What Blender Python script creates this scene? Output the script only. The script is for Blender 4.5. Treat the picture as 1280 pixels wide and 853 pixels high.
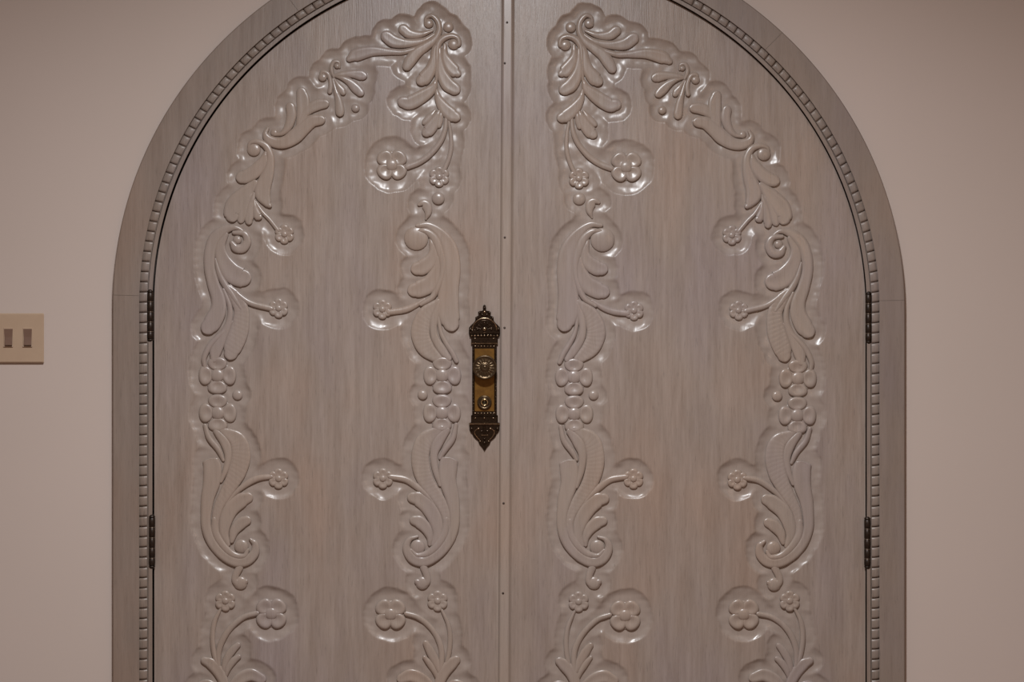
import bpy, math, random
import numpy as np

# ------------------------------------------------------------------ scene, camera, light
for o in list(bpy.data.objects):
    bpy.data.objects.remove(o, do_unlink=True)
scene = bpy.context.scene
COL = scene.collection
rng = np.random.RandomState(7)
random.seed(7)

S = 0.0018            # metres per photo pixel on the face of the doors
CAMD = 3.0            # camera distance from the face of the doors
CAMZ = 1.06
cam_data = bpy.data.cameras.new('camera')
cam_data.sensor_width = 36.0
cam_data.lens = 36.0 * CAMD / (1280 * S)
cam = bpy.data.objects.new('camera', cam_data)
cam.location = (0, -CAMD, CAMZ)
cam.rotation_euler = (math.radians(90), 0, 0)
COL.objects.link(cam)
scene.camera = cam

world = bpy.data.worlds.new('world')
scene.world = world
world.use_nodes = True
bg = world.node_tree.nodes['Background']
bg.inputs['Color'].default_value = (1.0, 0.71, 0.54, 1)
bg.inputs['Strength'].default_value = 0.25

def area_light(name, loc, target, size, energy, color, spread=180):
    d = bpy.data.lights.new(name, 'AREA')
    d.shape = 'DISK'
    d.size = size
    d.energy = energy
    d.color = color
    d.spread = math.radians(spread)
    o = bpy.data.objects.new(name, d)
    o.location = loc
    v = np.array(target, float) - np.array(loc, float)
    o.rotation_euler = (math.atan2(math.hypot(v[0], v[1]), -v[2]), 0, math.atan2(v[1], v[0]) - math.pi / 2)
    COL.objects.link(o)
    return o
area_light('ceiling_downlight', (-0.08, -1.9, 2.60), (-0.08, -1.88, 0.0), 0.28, 92, (0.96, 0.975, 1.0), 154)
area_light('warm_fill_light', (1.6, -3.2, 1.8), (0.9, 0.0, 1.3), 0.7, 4.8, (1.0, 0.64, 0.43))  # added fill with no known source, warms the right side of the wall

scene.view_settings.view_transform = 'Standard'
scene.view_settings.look = 'None'
scene.view_settings.gamma = 1.0
scene.view_settings.use_curve_mapping = False
scene.view_settings.exposure = 0.0

# ------------------------------------------------------------------ materials
def new_mat(name):
    m = bpy.data.materials.new(name)
    m.use_nodes = True
    nt = m.node_tree
    return m, nt, nt.nodes, nt.links, nt.nodes['Principled BSDF']

def n_noise(nodes, links, vec, scale, detail=3.0, rough=0.55):
    n = nodes.new('ShaderNodeTexNoise')
    n.inputs['Scale'].default_value = scale
    n.inputs['Detail'].default_value = detail
    n.inputs['Roughness'].default_value = rough
    links.new(vec, n.inputs['Vector'])
    return n

def n_map(nodes, links, src, scale):
    mp = nodes.new('ShaderNodeMapping')
    mp.inputs['Scale'].default_value = scale
    links.new(src, mp.inputs['Vector'])
    return mp.outputs['Vector']

def n_ramp(nodes, links, fac, stops):
    r = nodes.new('ShaderNodeValToRGB')
    els = r.color_ramp.elements
    els[0].position, els[0].color = stops[0][0], (*stops[0][1], 1)
    els[1].position, els[1].color = stops[-1][0], (*stops[-1][1], 1)
    for p, c in stops[1:-1]:
        e = els.new(p); e.color = (*c, 1)
    links.new(fac, r.inputs['Fac'])
    return r.outputs['Color']

def n_mix(nodes, links, fac, a, b, mode='MIX'):
    m = nodes.new('ShaderNodeMix'); m.data_type = 'RGBA'; m.blend_type = mode
    if isinstance(fac, float): m.inputs['Factor'].default_value = fac
    else: links.new(fac, m.inputs['Factor'])
    links.new(a, m.inputs['A']); links.new(b, m.inputs['B'])
    return m.outputs['Result']

def limed_wood(name, light, dark, grain_bump, rough=0.36, attr=None, grain=1.0, pores=0.35):
    """painted, rubbed-back wood with vertical grain"""
    m, nt, nodes, links, bs = new_mat(name)
    geo = nodes.new('ShaderNodeNewGeometry')
    pos = geo.outputs['Position']
    g1 = n_noise(nodes, links, n_map(nodes, links, pos, (130, 60, 9)), 1.0, 5, 0.65)
    g2 = n_noise(nodes, links, n_map(nodes, links, pos, (34, 20, 3.6)), 1.0, 4, 0.6)
    bl = n_noise(nodes, links, n_map(nodes, links, pos, (5, 5, 2.2)), 1.0, 3, 0.5)
    fine = n_noise(nodes, links, n_map(nodes, links, pos, (420, 200, 26)), 1.0, 3, 0.6)
    mid = tuple(0.5 * (a + b) for a, b in zip(light, dark))
    c1 = n_ramp(nodes, links, g1.outputs['Fac'], [(0.28, dark), (0.5, mid), (0.72, light)])
    c2 = n_ramp(nodes, links, g2.outputs['Fac'], [(0.28, dark), (0.68, light)])
    c = n_mix(nodes, links, 0.5, c1, c2)
    tint = n_ramp(nodes, links, bl.outputs['Fac'], [(0.30, (1.07, 0.965, 0.89)), (0.5, (1.02, 1, .985)), (0.70, (0.97, 0.965, 1.05))])
    c = n_mix(nodes, links, 1.0, c, tint, 'MULTIPLY')
    pore = n_ramp(nodes, links, fine.outputs['Fac'], [(0.30, (1 - pores,) * 3), (0.42, (1, 1, 1))])
    c = n_mix(nodes, links, 1.0, c, pore, 'MULTIPLY')
    if attr:      # the carved ground was cut and painted smooth: little grain there
        at0 = nodes.new('ShaderNodeAttribute'); at0.attribute_name = attr
        plain = nodes.new('ShaderNodeRGB'); plain.outputs[0].default_value = (*[0.35 * m_ + 0.65 * l_ for m_, l_ in zip(mid, light)], 1)
        fm = nodes.new('ShaderNodeMath'); fm.operation = 'MULTIPLY'; fm.inputs[1].default_value = 0.7
        links.new(at0.outputs['Fac'], fm.inputs[0])
        c = n_mix(nodes, links, fm.outputs[0], c, plain.outputs[0])
    links.new(c, bs.inputs['Base Color'])
    rr = nodes.new('ShaderNodeMapRange')
    rr.inputs['From Min'].default_value = 0.3; rr.inputs['From Max'].default_value = 0.7
    rr.inputs['To Min'].default_value = rough - 0.05; rr.inputs['To Max'].default_value = rough + 0.08
    links.new(g1.outputs['Fac'], rr.inputs['Value'])
    if attr:
        at1 = nodes.new('ShaderNodeAttribute'); at1.attribute_name = attr
        sm = nodes.new('ShaderNodeMath'); sm.operation = 'MULTIPLY_ADD'; sm.inputs[1].default_value = -0.03
        links.new(at1.outputs['Fac'], sm.inputs[0]); links.new(rr.outputs['Result'], sm.inputs[2])
        links.new(sm.outputs[0], bs.inputs['Roughness'])
    else:
        links.new(rr.outputs['Result'], bs.inputs['Roughness'])
    bp = nodes.new('ShaderNodeBump')
    bp.inputs['Distance'].default_value = 0.001
    add = nodes.new('ShaderNodeMath'); add.operation = 'ADD'
    links.new(g1.outputs['Fac'], add.inputs[0]); links.new(fine.outputs['Fac'], add.inputs[1])
    links.new(add.outputs[0], bp.inputs['Height'])
    if attr:
        at = nodes.new('ShaderNodeAttribute'); at.attribute_name = attr
        mr = nodes.new('ShaderNodeMapRange')
        mr.inputs['To Min'].default_value = grain_bump; mr.inputs['To Max'].default_value = grain_bump * 0.25
        links.new(at.outputs['Fac'], mr.inputs['Value'])
        links.new(mr.outputs['Result'], bp.inputs['Strength'])
    else:
        bp.inputs['Strength'].default_value = grain_bump
    links.new(bp.outputs['Normal'], bs.inputs['Normal'])
    bs.inputs['Specular IOR Level'].default_value = 0.5
    return m

M = {}
M['panel'] = limed_wood('limed_door_wood', (0.296, 0.246, 0.215), (0.192, 0.151, 0.125), 0.36, 0.33, attr='carved', pores=0.25)
M['carving'] = limed_wood('carved_limed_wood', (0.296, 0.246, 0.213), (0.246, 0.201, 0.170), 0.10, 0.28, pores=0.12)
M['casing'] = limed_wood('limed_casing_wood', (0.225, 0.182, 0.155), (0.172, 0.136, 0.114), 0.20, 0.42, pores=0.2)
M['bead'] = limed_wood('limed_bead_wood', (0.215, 0.175, 0.150), (0.160, 0.128, 0.106), 0.22, 0.40, pores=0.3)

def plaster():
    m, nt, nodes, links, bs = new_mat('painted_plaster')
    geo = nodes.new('ShaderNodeNewGeometry')
    n1 = n_noise(nodes, links, geo.outputs['Position'], 1.6, 3, 0.5)
    n2 = n_noise(nodes, links, geo.outputs['Position'], 160, 3, 0.6)
    c = n_ramp(nodes, links, n1.outputs['Fac'], [(0.3, (0.450, 0.380, 0.338)), (0.7, (0.468, 0.392, 0.352))])
    links.new(c, bs.inputs['Base Color'])
    bs.inputs['Roughness'].default_value = 0.75
    bs.inputs['Specular IOR Level'].default_value = 0.3
    bp = nodes.new('ShaderNodeBump'); bp.inputs['Strength'].default_value = 0.06; bp.inputs['Distance'].default_value = 0.001
    links.new(n2.outputs['Fac'], bp.inputs['Height']); links.new(bp.outputs['Normal'], bs.inputs['Normal'])
    return m
M['wall'] = plaster()

def simple(name, col, rough=0.5, metal=0.0, noise=None, bump=0.0):
    m, nt, nodes, links, bs = new_mat(name)
    bs.inputs['Roughness'].default_value = rough
    bs.inputs['Metallic'].default_value = metal
    geo = nodes.new('ShaderNodeNewGeometry')
    sc, col2 = noise if noise else (60, tuple(0.85 * c for c in col))
    n = n_noise(nodes, links, geo.outputs['Position'], sc, 4, 0.6)
    c = n_ramp(nodes, links, n.outputs['Fac'], [(0.35, col2), (0.65, col)])
    links.new(c, bs.inputs['Base Color'])
    if bump:
        bp = nodes.new('ShaderNodeBump'); bp.inputs['Strength'].default_value = bump; bp.inputs['Distance'].default_value = 0.001
        links.new(n.outputs['Fac'], bp.inputs['Height']); links.new(bp.outputs['Normal'], bs.inputs['Normal'])
    return m
M['bronze'] = simple('aged_bronze', (0.060, 0.038, 0.024), 0.24, 0.85, (250, (0.026, 0.016, 0.010)), 0.08)
M['bronze_edge'] = simple('rubbed_bronze', (0.36, 0.27, 0.19), 0.22, 1.0, (200, (0.17, 0.12, 0.075)))
M['brass'] = simple('worn_brass', (0.19, 0.092, 0.016), 0.40, 0.6, (90, (0.135, 0.062, 0.010)), 0.05)
M['bronze_knob'] = simple('worn_bronze_knob', (0.095, 0.064, 0.034), 0.32, 0.85, (300, (0.06, 0.04, 0.024)))
M['brass_bright'] = simple('polished_brass', (0.62, 0.47, 0.26), 0.2, 1.0)
M['hinge'] = simple('dark_hinge_iron', (0.030, 0.017, 0.010), 0.42, 0.5, (200, (0.014, 0.008, 0.005)))
M['hinge_ring'] = simple('worn_hinge_ring', (0.16, 0.12, 0.09), 0.35, 0.8)
M['plate'] = simple('almond_plastic', (0.39, 0.285, 0.20), 0.38, 0.0, (25, (0.375, 0.27, 0.19)))
M['toggle'] = simple('brown_plastic', (0.150, 0.088, 0.062), 0.45, 0.0, (60, (0.135, 0.078, 0.055)))
M['toggle_bezel'] = simple('pale_plastic', (0.43, 0.33, 0.26), 0.4)
M['gap_shade'] = simple('door_stop_gap_shade', (0.03, 0.02, 0.015), 0.8)  # near-black so the shade of the door gap is in the colour
M['nail'] = simple('dark_nail', (0.05, 0.032, 0.024), 0.5, 0.3)
M['floor'] = simple('floor_tile', (0.24, 0.15, 0.11), 0.5, 0.0, (6, (0.18, 0.11, 0.08)))
M['ceiling'] = simple('ceiling_paint', (0.42, 0.35, 0.30), 0.8, 0.0, (4, (0.40, 0.33, 0.28)))

# ------------------------------------------------------------------ mesh helpers
def P(px, py, d=0.0):
    """world point seen at photo pixel (px,py) at depth d behind (+) or in front (-) of the door face"""
    k = S * (CAMD + d) / CAMD
    return np.stack([(np.asarray(px, float) - 640) * k, np.asarray(d, float) + 0 * np.asarray(px, float), CAMZ - (np.asarray(py, float) - 426.5) * k], -1)

WPOS = {}
def wpos(o):
    return WPOS.get(o.name, np.zeros(3))

def make_mesh(name, verts, faces, mat, smooth=True):
    me = bpy.data.meshes.new(name)
    verts = np.asarray(verts, np.float32)
    if isinstance(faces, np.ndarray):
        nf, k = faces.shape
        me.vertices.add(len(verts)); me.vertices.foreach_set('co', verts.ravel())
        me.loops.add(nf * k); me.loops.foreach_set('vertex_index', faces.astype(np.int32).ravel())
        me.polygons.add(nf)
        me.polygons.foreach_set('loop_start', np.arange(0, nf * k, k, dtype=np.int32))
        me.update(calc_edges=True)
    else:
        me.from_pydata([tuple(v) for v in verts], [], faces)
    me.polygons.foreach_set('use_smooth', np.full(len(me.polygons), smooth))
    me.materials.append(M[mat])
    me.validate()
    me.update()
    return me

def link(name, me, loc, parent=None, rot=None):
    o = bpy.data.objects.new(name, me)
    loc = np.asarray(loc, float)
    if parent is not None:
        o.parent = parent
        o.location = tuple(loc - wpos(parent))
    else:
        o.location = tuple(loc)
    if rot: o.rotation_euler = rot
    COL.objects.link(o)
    WPOS[o.name] = loc
    return o

def part(name, verts, faces, mat, parent=None, smooth=True, origin=None):
    verts = np.asarray(verts, float)
    if origin is None:
        origin = 0.5 * (verts.min(0) + verts.max(0))
    origin = np.asarray(origin, float)
    return link(name, make_mesh(name, verts - origin, faces, mat, smooth), origin, parent)

def tag(o, label, cat=None, kind=None, group=None):
    o['label'] = label
    if cat: o['category'] = cat
    if kind: o['kind'] = kind
    if group: o['group'] = group
    return o

def grid_faces(nr, nc, off=0, wrap=False):
    r = np.arange(nr - 1)[:, None]; cN = nc if wrap else nc - 1
    c = np.arange(cN)[None, :]
    a = r * nc + c; b = r * nc + (c + 1) % nc
    f = np.stack([a, b, b + nc, a + nc], -1).reshape(-1, 4)
    return f + off

def box_px(x0, y0, x1, y1, d0, d1, bev=0.0):
    """box front d0 (nearer) to d1, bevelled front edge (bev px)"""
    pts = []
    b = bev
    rings = [(x0, y0, x1, y1, d1), (x0, y0, x1, y1, d0 + b * S), (x0 + b, y0 + b, x1 - b, y1 - b, d0)] if b else \
            [(x0, y0, x1, y1, d1), (x0, y0, x1, y1, d0)]
    for (a, c, e, g, d) in rings:
        pts += [P(a, c, d), P(e, c, d), P(e, g, d), P(a, g, d)]
    faces = []
    n = len(rings)
    for i in range(n - 1):
        for j in range(4):
            faces.append((i * 4 + j, i * 4 + (j + 1) % 4, (i + 1) * 4 + (j + 1) % 4, (i + 1) * 4 + j))
    faces.append(tuple((n - 1) * 4 + j for j in range(4)))
    faces.append((3, 2, 1, 0))
    return np.array(pts), faces

def lathe_px(cx, cy, prof, n=32, flute=None):
    """prof: list of (radius px, depth m) from outside in; faces the room"""
    th = np.arange(n) * 2 * math.pi / n
    V = []
    for i, (r, d) in enumerate(prof):
        dd = d
        if flute and i in flute[1]:
            dd = d + flute[0] * (0.5 + 0.5 * np.cos(th * flute[2]))
        V.append(P(cx + r * np.cos(th), cy + r * np.sin(th), dd + 0 * th))
    V = np.concatenate(V)
    F = [tuple(f) for f in grid_faces(len(prof), n, 0, True)]
    F.append(tuple((len(prof) - 1) * n + i for i in range(n)))
    return V, F

def poly_extrude_px(out, d0, d1, bev=0.0):
    """closed outline (px) extruded from d1 (back) to d0 (front) with a shrunk front face"""
    out = np.asarray(out, float)
    n = len(out)
    nxt = np.roll(out, -1, 0); prv = np.roll(out, 1, 0)
    t = nxt - prv
    nrm = np.stack([t[:, 1], -t[:, 0]], -1); nrm /= np.linalg.norm(nrm, axis=1)[:, None] + 1e-9
    area = 0.5 * np.sum(out[:, 0] * nxt[:, 1] - nxt[:, 0] * out[:, 1])
    if area < 0: nrm = -nrm
    inn = out - nrm * bev
    V = np.concatenate([P(out[:, 0], out[:, 1], d1), P(out[:, 0], out[:, 1], d0 + bev * S), P(inn[:, 0], inn[:, 1], d0)])
    F = [tuple(f) for f in grid_faces(3, n, 0, True)]
    F.append(tuple(2 * n + i for i in range(n)))
    return V, F

def catmull(pts, step=1.15):
    pts = np.asarray(pts, float)
    if len(pts) == 2:
        pts = np.array([pts[0], pts.mean(0), pts[1]])
    ext = np.concatenate([[2 * pts[0] - pts[1]], pts, [2 * pts[-1] - pts[-2]]])
    out = []
    for i in range(1, len(ext) - 2):
        p0, p1, p2, p3 = ext[i - 1:i + 3]
        L = np.linalg.norm(p2[:2] - p1[:2])
        k = max(2, int(math.ceil(L / step)))
        t = np.linspace(0, 1, k, endpoint=False)[:, None]
        a0 = math.sqrt(np.linalg.norm(p1[:2] - p0[:2])) + 1e-6
        out.append(0.5 * ((2 * p1) + (-p0 + p2) * t + (2 * p0 - 5 * p1 + 4 * p2 - p3) * t ** 2 + (-p0 + 3 * p1 - 3 * p2 + p3) * t ** 3))
    out.append(pts[-1:])
    out = np.concatenate(out)
    out[:, 2] = np.maximum(out[:, 2], 0.5)
    return out

# ------------------------------------------------------------------ the setting
ZFLOOR = 0.0
PYF = 426.5 + CAMZ / S          # photo row of the floor line at the door face
PYF_I = PYF + 2
A0, B0 = 446.0, 431.0
def ell(off):
    """semi axes of the arch at `off` px outside the door edge"""
    f = off / 49.0
    return 637 - f, A0 + 49 * f, B0 + 46 * f
def yc_at(x):
    return 383 + 3 * (x - 637) / 446.0

def arch_path(off, n_arch=140, n_leg=40, y_bot=None):
    cx, a, b = ell(off)
    yb = PYF if y_bot is None else y_bot
    pts = []
    for i in range(n_leg):
        pts.append((cx - a, yb + (380 - yb) * i / n_leg))
    for i in range(n_arch + 1):
        th = math.pi - math.pi * i / n_arch
        x = cx + a * math.cos(th)
        pts.append((x, yc_at(x) - b * math.sin(th)))
    for i in range(n_leg):
        pts.append((cx + a, 386 + (yb - 386) * (i + 1) / n_leg))
    return np.array(pts)

def sweep(profile, i0, i1, y_bot=None):
    """profile: (off px, depth m) list; from path sample i0 to i1 inclusive, closed solid"""
    rows = []
    for off, d in profile:
        p = arch_path(off, y_bot=PYF)[i0:i1 + 1]
        rows.append(P(p[:, 0], p[:, 1], d))
    V = np.stack(rows, 1)            # path x profile
    n, k = V.shape[:2]
    V = V.reshape(-1, 3)
    F = [tuple(f) for f in grid_faces(n, k, 0, True)]
    F.append(tuple(range(k))); F.append(tuple((n - 1) * k + j for j in range(k))[::-1])
    return V, F

# floor, ceiling, wall with an arched opening
def quad_slab(name, x0, x1, y0, y1, z0, z1, mat):
    v = [(x0, y0, z0), (x1, y0, z0), (x1, y1, z0), (x0, y1, z0), (x0, y0, z1), (x1, y0, z1), (x1, y1, z1), (x0, y1, z1)]
    f = [(3, 2, 1, 0), (4, 5, 6, 7), (0, 1, 5, 4), (1, 2, 6, 5), (2, 3, 7, 6), (3, 0, 4, 7)]
    return part(name, v, f, mat, None, False)
tag(quad_slab('floor', -3.2, 3.2, -4.5, 0.3, -0.1, 0.0, 'floor'), 'brown tiled floor in front of the arched double door', 'floor', 'structure')
tag(quad_slab('ceiling', -3.2, 3.2, -4.5, 0.3, 2.62, 2.72, 'ceiling'), 'plain painted ceiling above the arched door', 'ceiling', 'structure')

def build_wall():
    hole = arch_path(30)
    hv = P(hole[:, 0], hole[:, 1], 0.0)
    hv[:, 2] = np.maximum(hv[:, 2], 0.0)
    n = len(hv)
    x0, x1, z1 = -3.2, 3.2, 2.62
    ov = []
    c = np.array([0, 0.9])
    nl = 40
    for i, v in enumerate(hv):
        if i < nl: ov.append((x0, 0, v[2] * 1.0))
        elif i >= n - nl: ov.append((x1, 0, v[2] * 1.0))
        else:
            t = (i - nl) / (n - 1 - 2 * nl)
            zs = hv[nl][2]
            hgt = z1 - zs; tot = 2 * hgt + (x1 - x0)
            s = t * tot
            if s < hgt: ov.append((x0, 0, zs + s))
            elif s < hgt + x1 - x0: ov.append((x0 + s - hgt, 0, z1))
            else: ov.append((x1, 0, z1 - (s - hgt - (x1 - x0))))
    ov = np.array(ov)
    back = hv.copy(); back[:, 1] = 0.16
    V = np.concatenate([ov, hv, back])
    F = np.concatenate([grid_faces(3, n)])
    return part('wall_back', V, F, 'wall', None, False)
wall = tag(build_wall(), 'smooth pinkish beige plaster wall around the arched double door', 'wall', 'structure')

# ------------------------------------------------------------------ casing (trim_1)
trim = bpy.data.objects.new('trim_1', None)
COL.objects.link(trim)
trim.location = tuple(P(636, PYF)); WPOS[trim.name] = P(636, PYF)
tag(trim, 'greyish limed wood arched casing with carved bead moulding around the double door', 'door frame', 'structure')
FACE = -0.020
board_prof = [(16.6, 0.004), (16.6, FACE + 0.001), (17.2, FACE), (48.0, FACE), (49.0, FACE + 0.0018), (49.2, 0.004)]
def path_index(pred):
    p = arch_path(25)
    return [i for i in range(len(p)) if pred(p[i])]
pp = arch_path(25)
mid = len(pp) // 2
iL = max(i for i in range(mid) if pp[i][1] >= 361)
iR = min(i for i in range(mid, len(pp)) if pp[i][1] >= 370)
iJ1 = min(range(len(pp)), key=lambda i: abs(pp[i][0] - 371) + abs(pp[i][1] - 5) * .2 if i < mid else 1e9)
iJ2 = min(range(len(pp)), key=lambda i: abs(pp[i][0] - 962) if i > mid and pp[i][1] < 300 else 1e9)
def trimmed_sweep(name, prof, a, b, mat, gap=0.28):
    V, F = sweep(prof, a, b)
    k = len(prof)
    V = V.reshape(-1, k, 3)
    for e, nb in ((0, 1), (-1, -2)):           # a hairline joint between boards
        if (e == 0 and a == 0) or (e == -1 and b == len(pp) - 1): continue
        dirv = V[nb] - V[e]; L = np.linalg.norm(dirv, axis=1)[:, None]
        V[e] += dirv / L * gap * S * 0.5
    return part(name, V.reshape(-1, 3), F, mat, trim, False)
trimmed_sweep('casing_board', board_prof, 0, iL, 'casing')
trimmed_sweep('casing_board', board_prof, iL, iJ1, 'casing')
trimmed_sweep('casing_board', board_prof, iJ1, iJ2, 'casing')
trimmed_sweep('casing_board', board_prof, iJ2, iR, 'casing')
trimmed_sweep('casing_board', board_prof, iR, len(pp) - 1, 'casing')
# groove the beads lie in, inner lip, rebate behind the door edge
trimmed_sweep('bead_bed', [(6.2, 0.006), (6.2, -0.0105), (16.5, -0.0105), (16.5, 0.006)], 0, len(pp) - 1, 'bead')
trimmed_sweep('inner_lip', [(0.5, 0.055), (0.5, -0.0105), (1.0, -0.0115), (5.4, -0.0115), (6.0, -0.010), (6.0, 0.055)], 0, len(pp) - 1, 'casing')
trimmed_sweep('door_stop', [(-9, 0.075), (-9, 0.046), (14, 0.046), (14, 0.075)], 0, len(pp) - 1, 'gap_shade')  # stop behind the leaves, painted dark to stand in for shade in the gap

def bead_mesh():
    nu, nv = 7, 5
    L, W, H = 12.4 * S, 9.5 * S, 0.0060
    V = []
    for u in (-1.0, -0.89, -0.55, 0.0, 0.55, 0.89, 1.0):
        for j in range(nv):
            v = -1 + 2 * j / (nv - 1)
            h = H * (1 if abs(u) < 0.9 else 0) * (1 - 0.18 * u * u) * (max(0.0, 1 - 0.62 * v * v)) ** 0.5
            V.append((v * W / 2, -h, u * L / 2 + 0.10 * v * W / 2))
    F = grid_faces(nu, nv)[:, ::-1]
    return make_mesh('bead_segment', V, F, 'bead', True)
bead_me = bead_mesh()
bp_ = arch_path(11.3, 400, 200)
seg = np.linalg.norm(np.diff(bp_, axis=0), axis=1)
cum = np.concatenate([[0], np.cumsum(seg)])
nb = int(round(cum[-1] / 12.72))
for i in range(nb):
    s = (i + 0.5) * cum[-1] / nb
    x = np.interp(s, cum, bp_[:, 0]); y = np.interp(s, cum, bp_[:, 1])
    x2 = np.interp(min(s + 2, cum[-1]), cum, bp_[:, 0]); y2 = np.interp(min(s + 2, cum[-1]), cum, bp_[:, 1])
    x1 = np.interp(max(s - 2, 0), cum, bp_[:, 0]); y1 = np.interp(max(s - 2, 0), cum, bp_[:, 1])
    ang = math.atan2(x2 - x1, -(y2 - y1))       # direction of travel, up = 0
    link('bead_segment', bead_me, P(x, y, -0.0106), trim, (0, ang, random.uniform(-.05, .05)))

# ------------------------------------------------------------------ carving pattern, traced strip by strip
REG = {'A': (420, 0, 5.3333), 'B': (420, 140, 5.3333), 'C': (420, 240, 4.2667), 'D': (420, 400, 4.2667),
       'E': (420, 540, 4.2667), 'F': (420, 693, 5.3333),
       'G': (300, 40, 7.1111), 'H': (230, 130, 5.3333), 'I': (200, 240, 4.2667), 'J': (200, 400, 4.2667),
       'K': (200, 540, 4.2667), 'M': (200, 693, 5.3333)}
# stroke: ('s', name, region, [(u,v,halfwidth)...], height, gouge, ribs)
# dome:   ('d', name, region, u, v, r, height)
# flower: ('f', name, region, u, v, r, petals, phase degrees)
def s(name, reg, pts, h=4.2, g=0.0, ribs=0, flat=0): return ('s', name, reg, pts, h, g, ribs, flat)
def d(name, reg, u, v, r, h=4.2): return ('d', name, reg, u, v, r, h)
def f(reg, u, v, r, n, ph): return ('f', 'flower', reg, u, v, r, n, ph)
LEAF, STEM, CURL, BALL, RIB = 'acanthus_leaf', 'stem', 'scroll', 'round_bud', 'ribbed_leaf'

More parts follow.
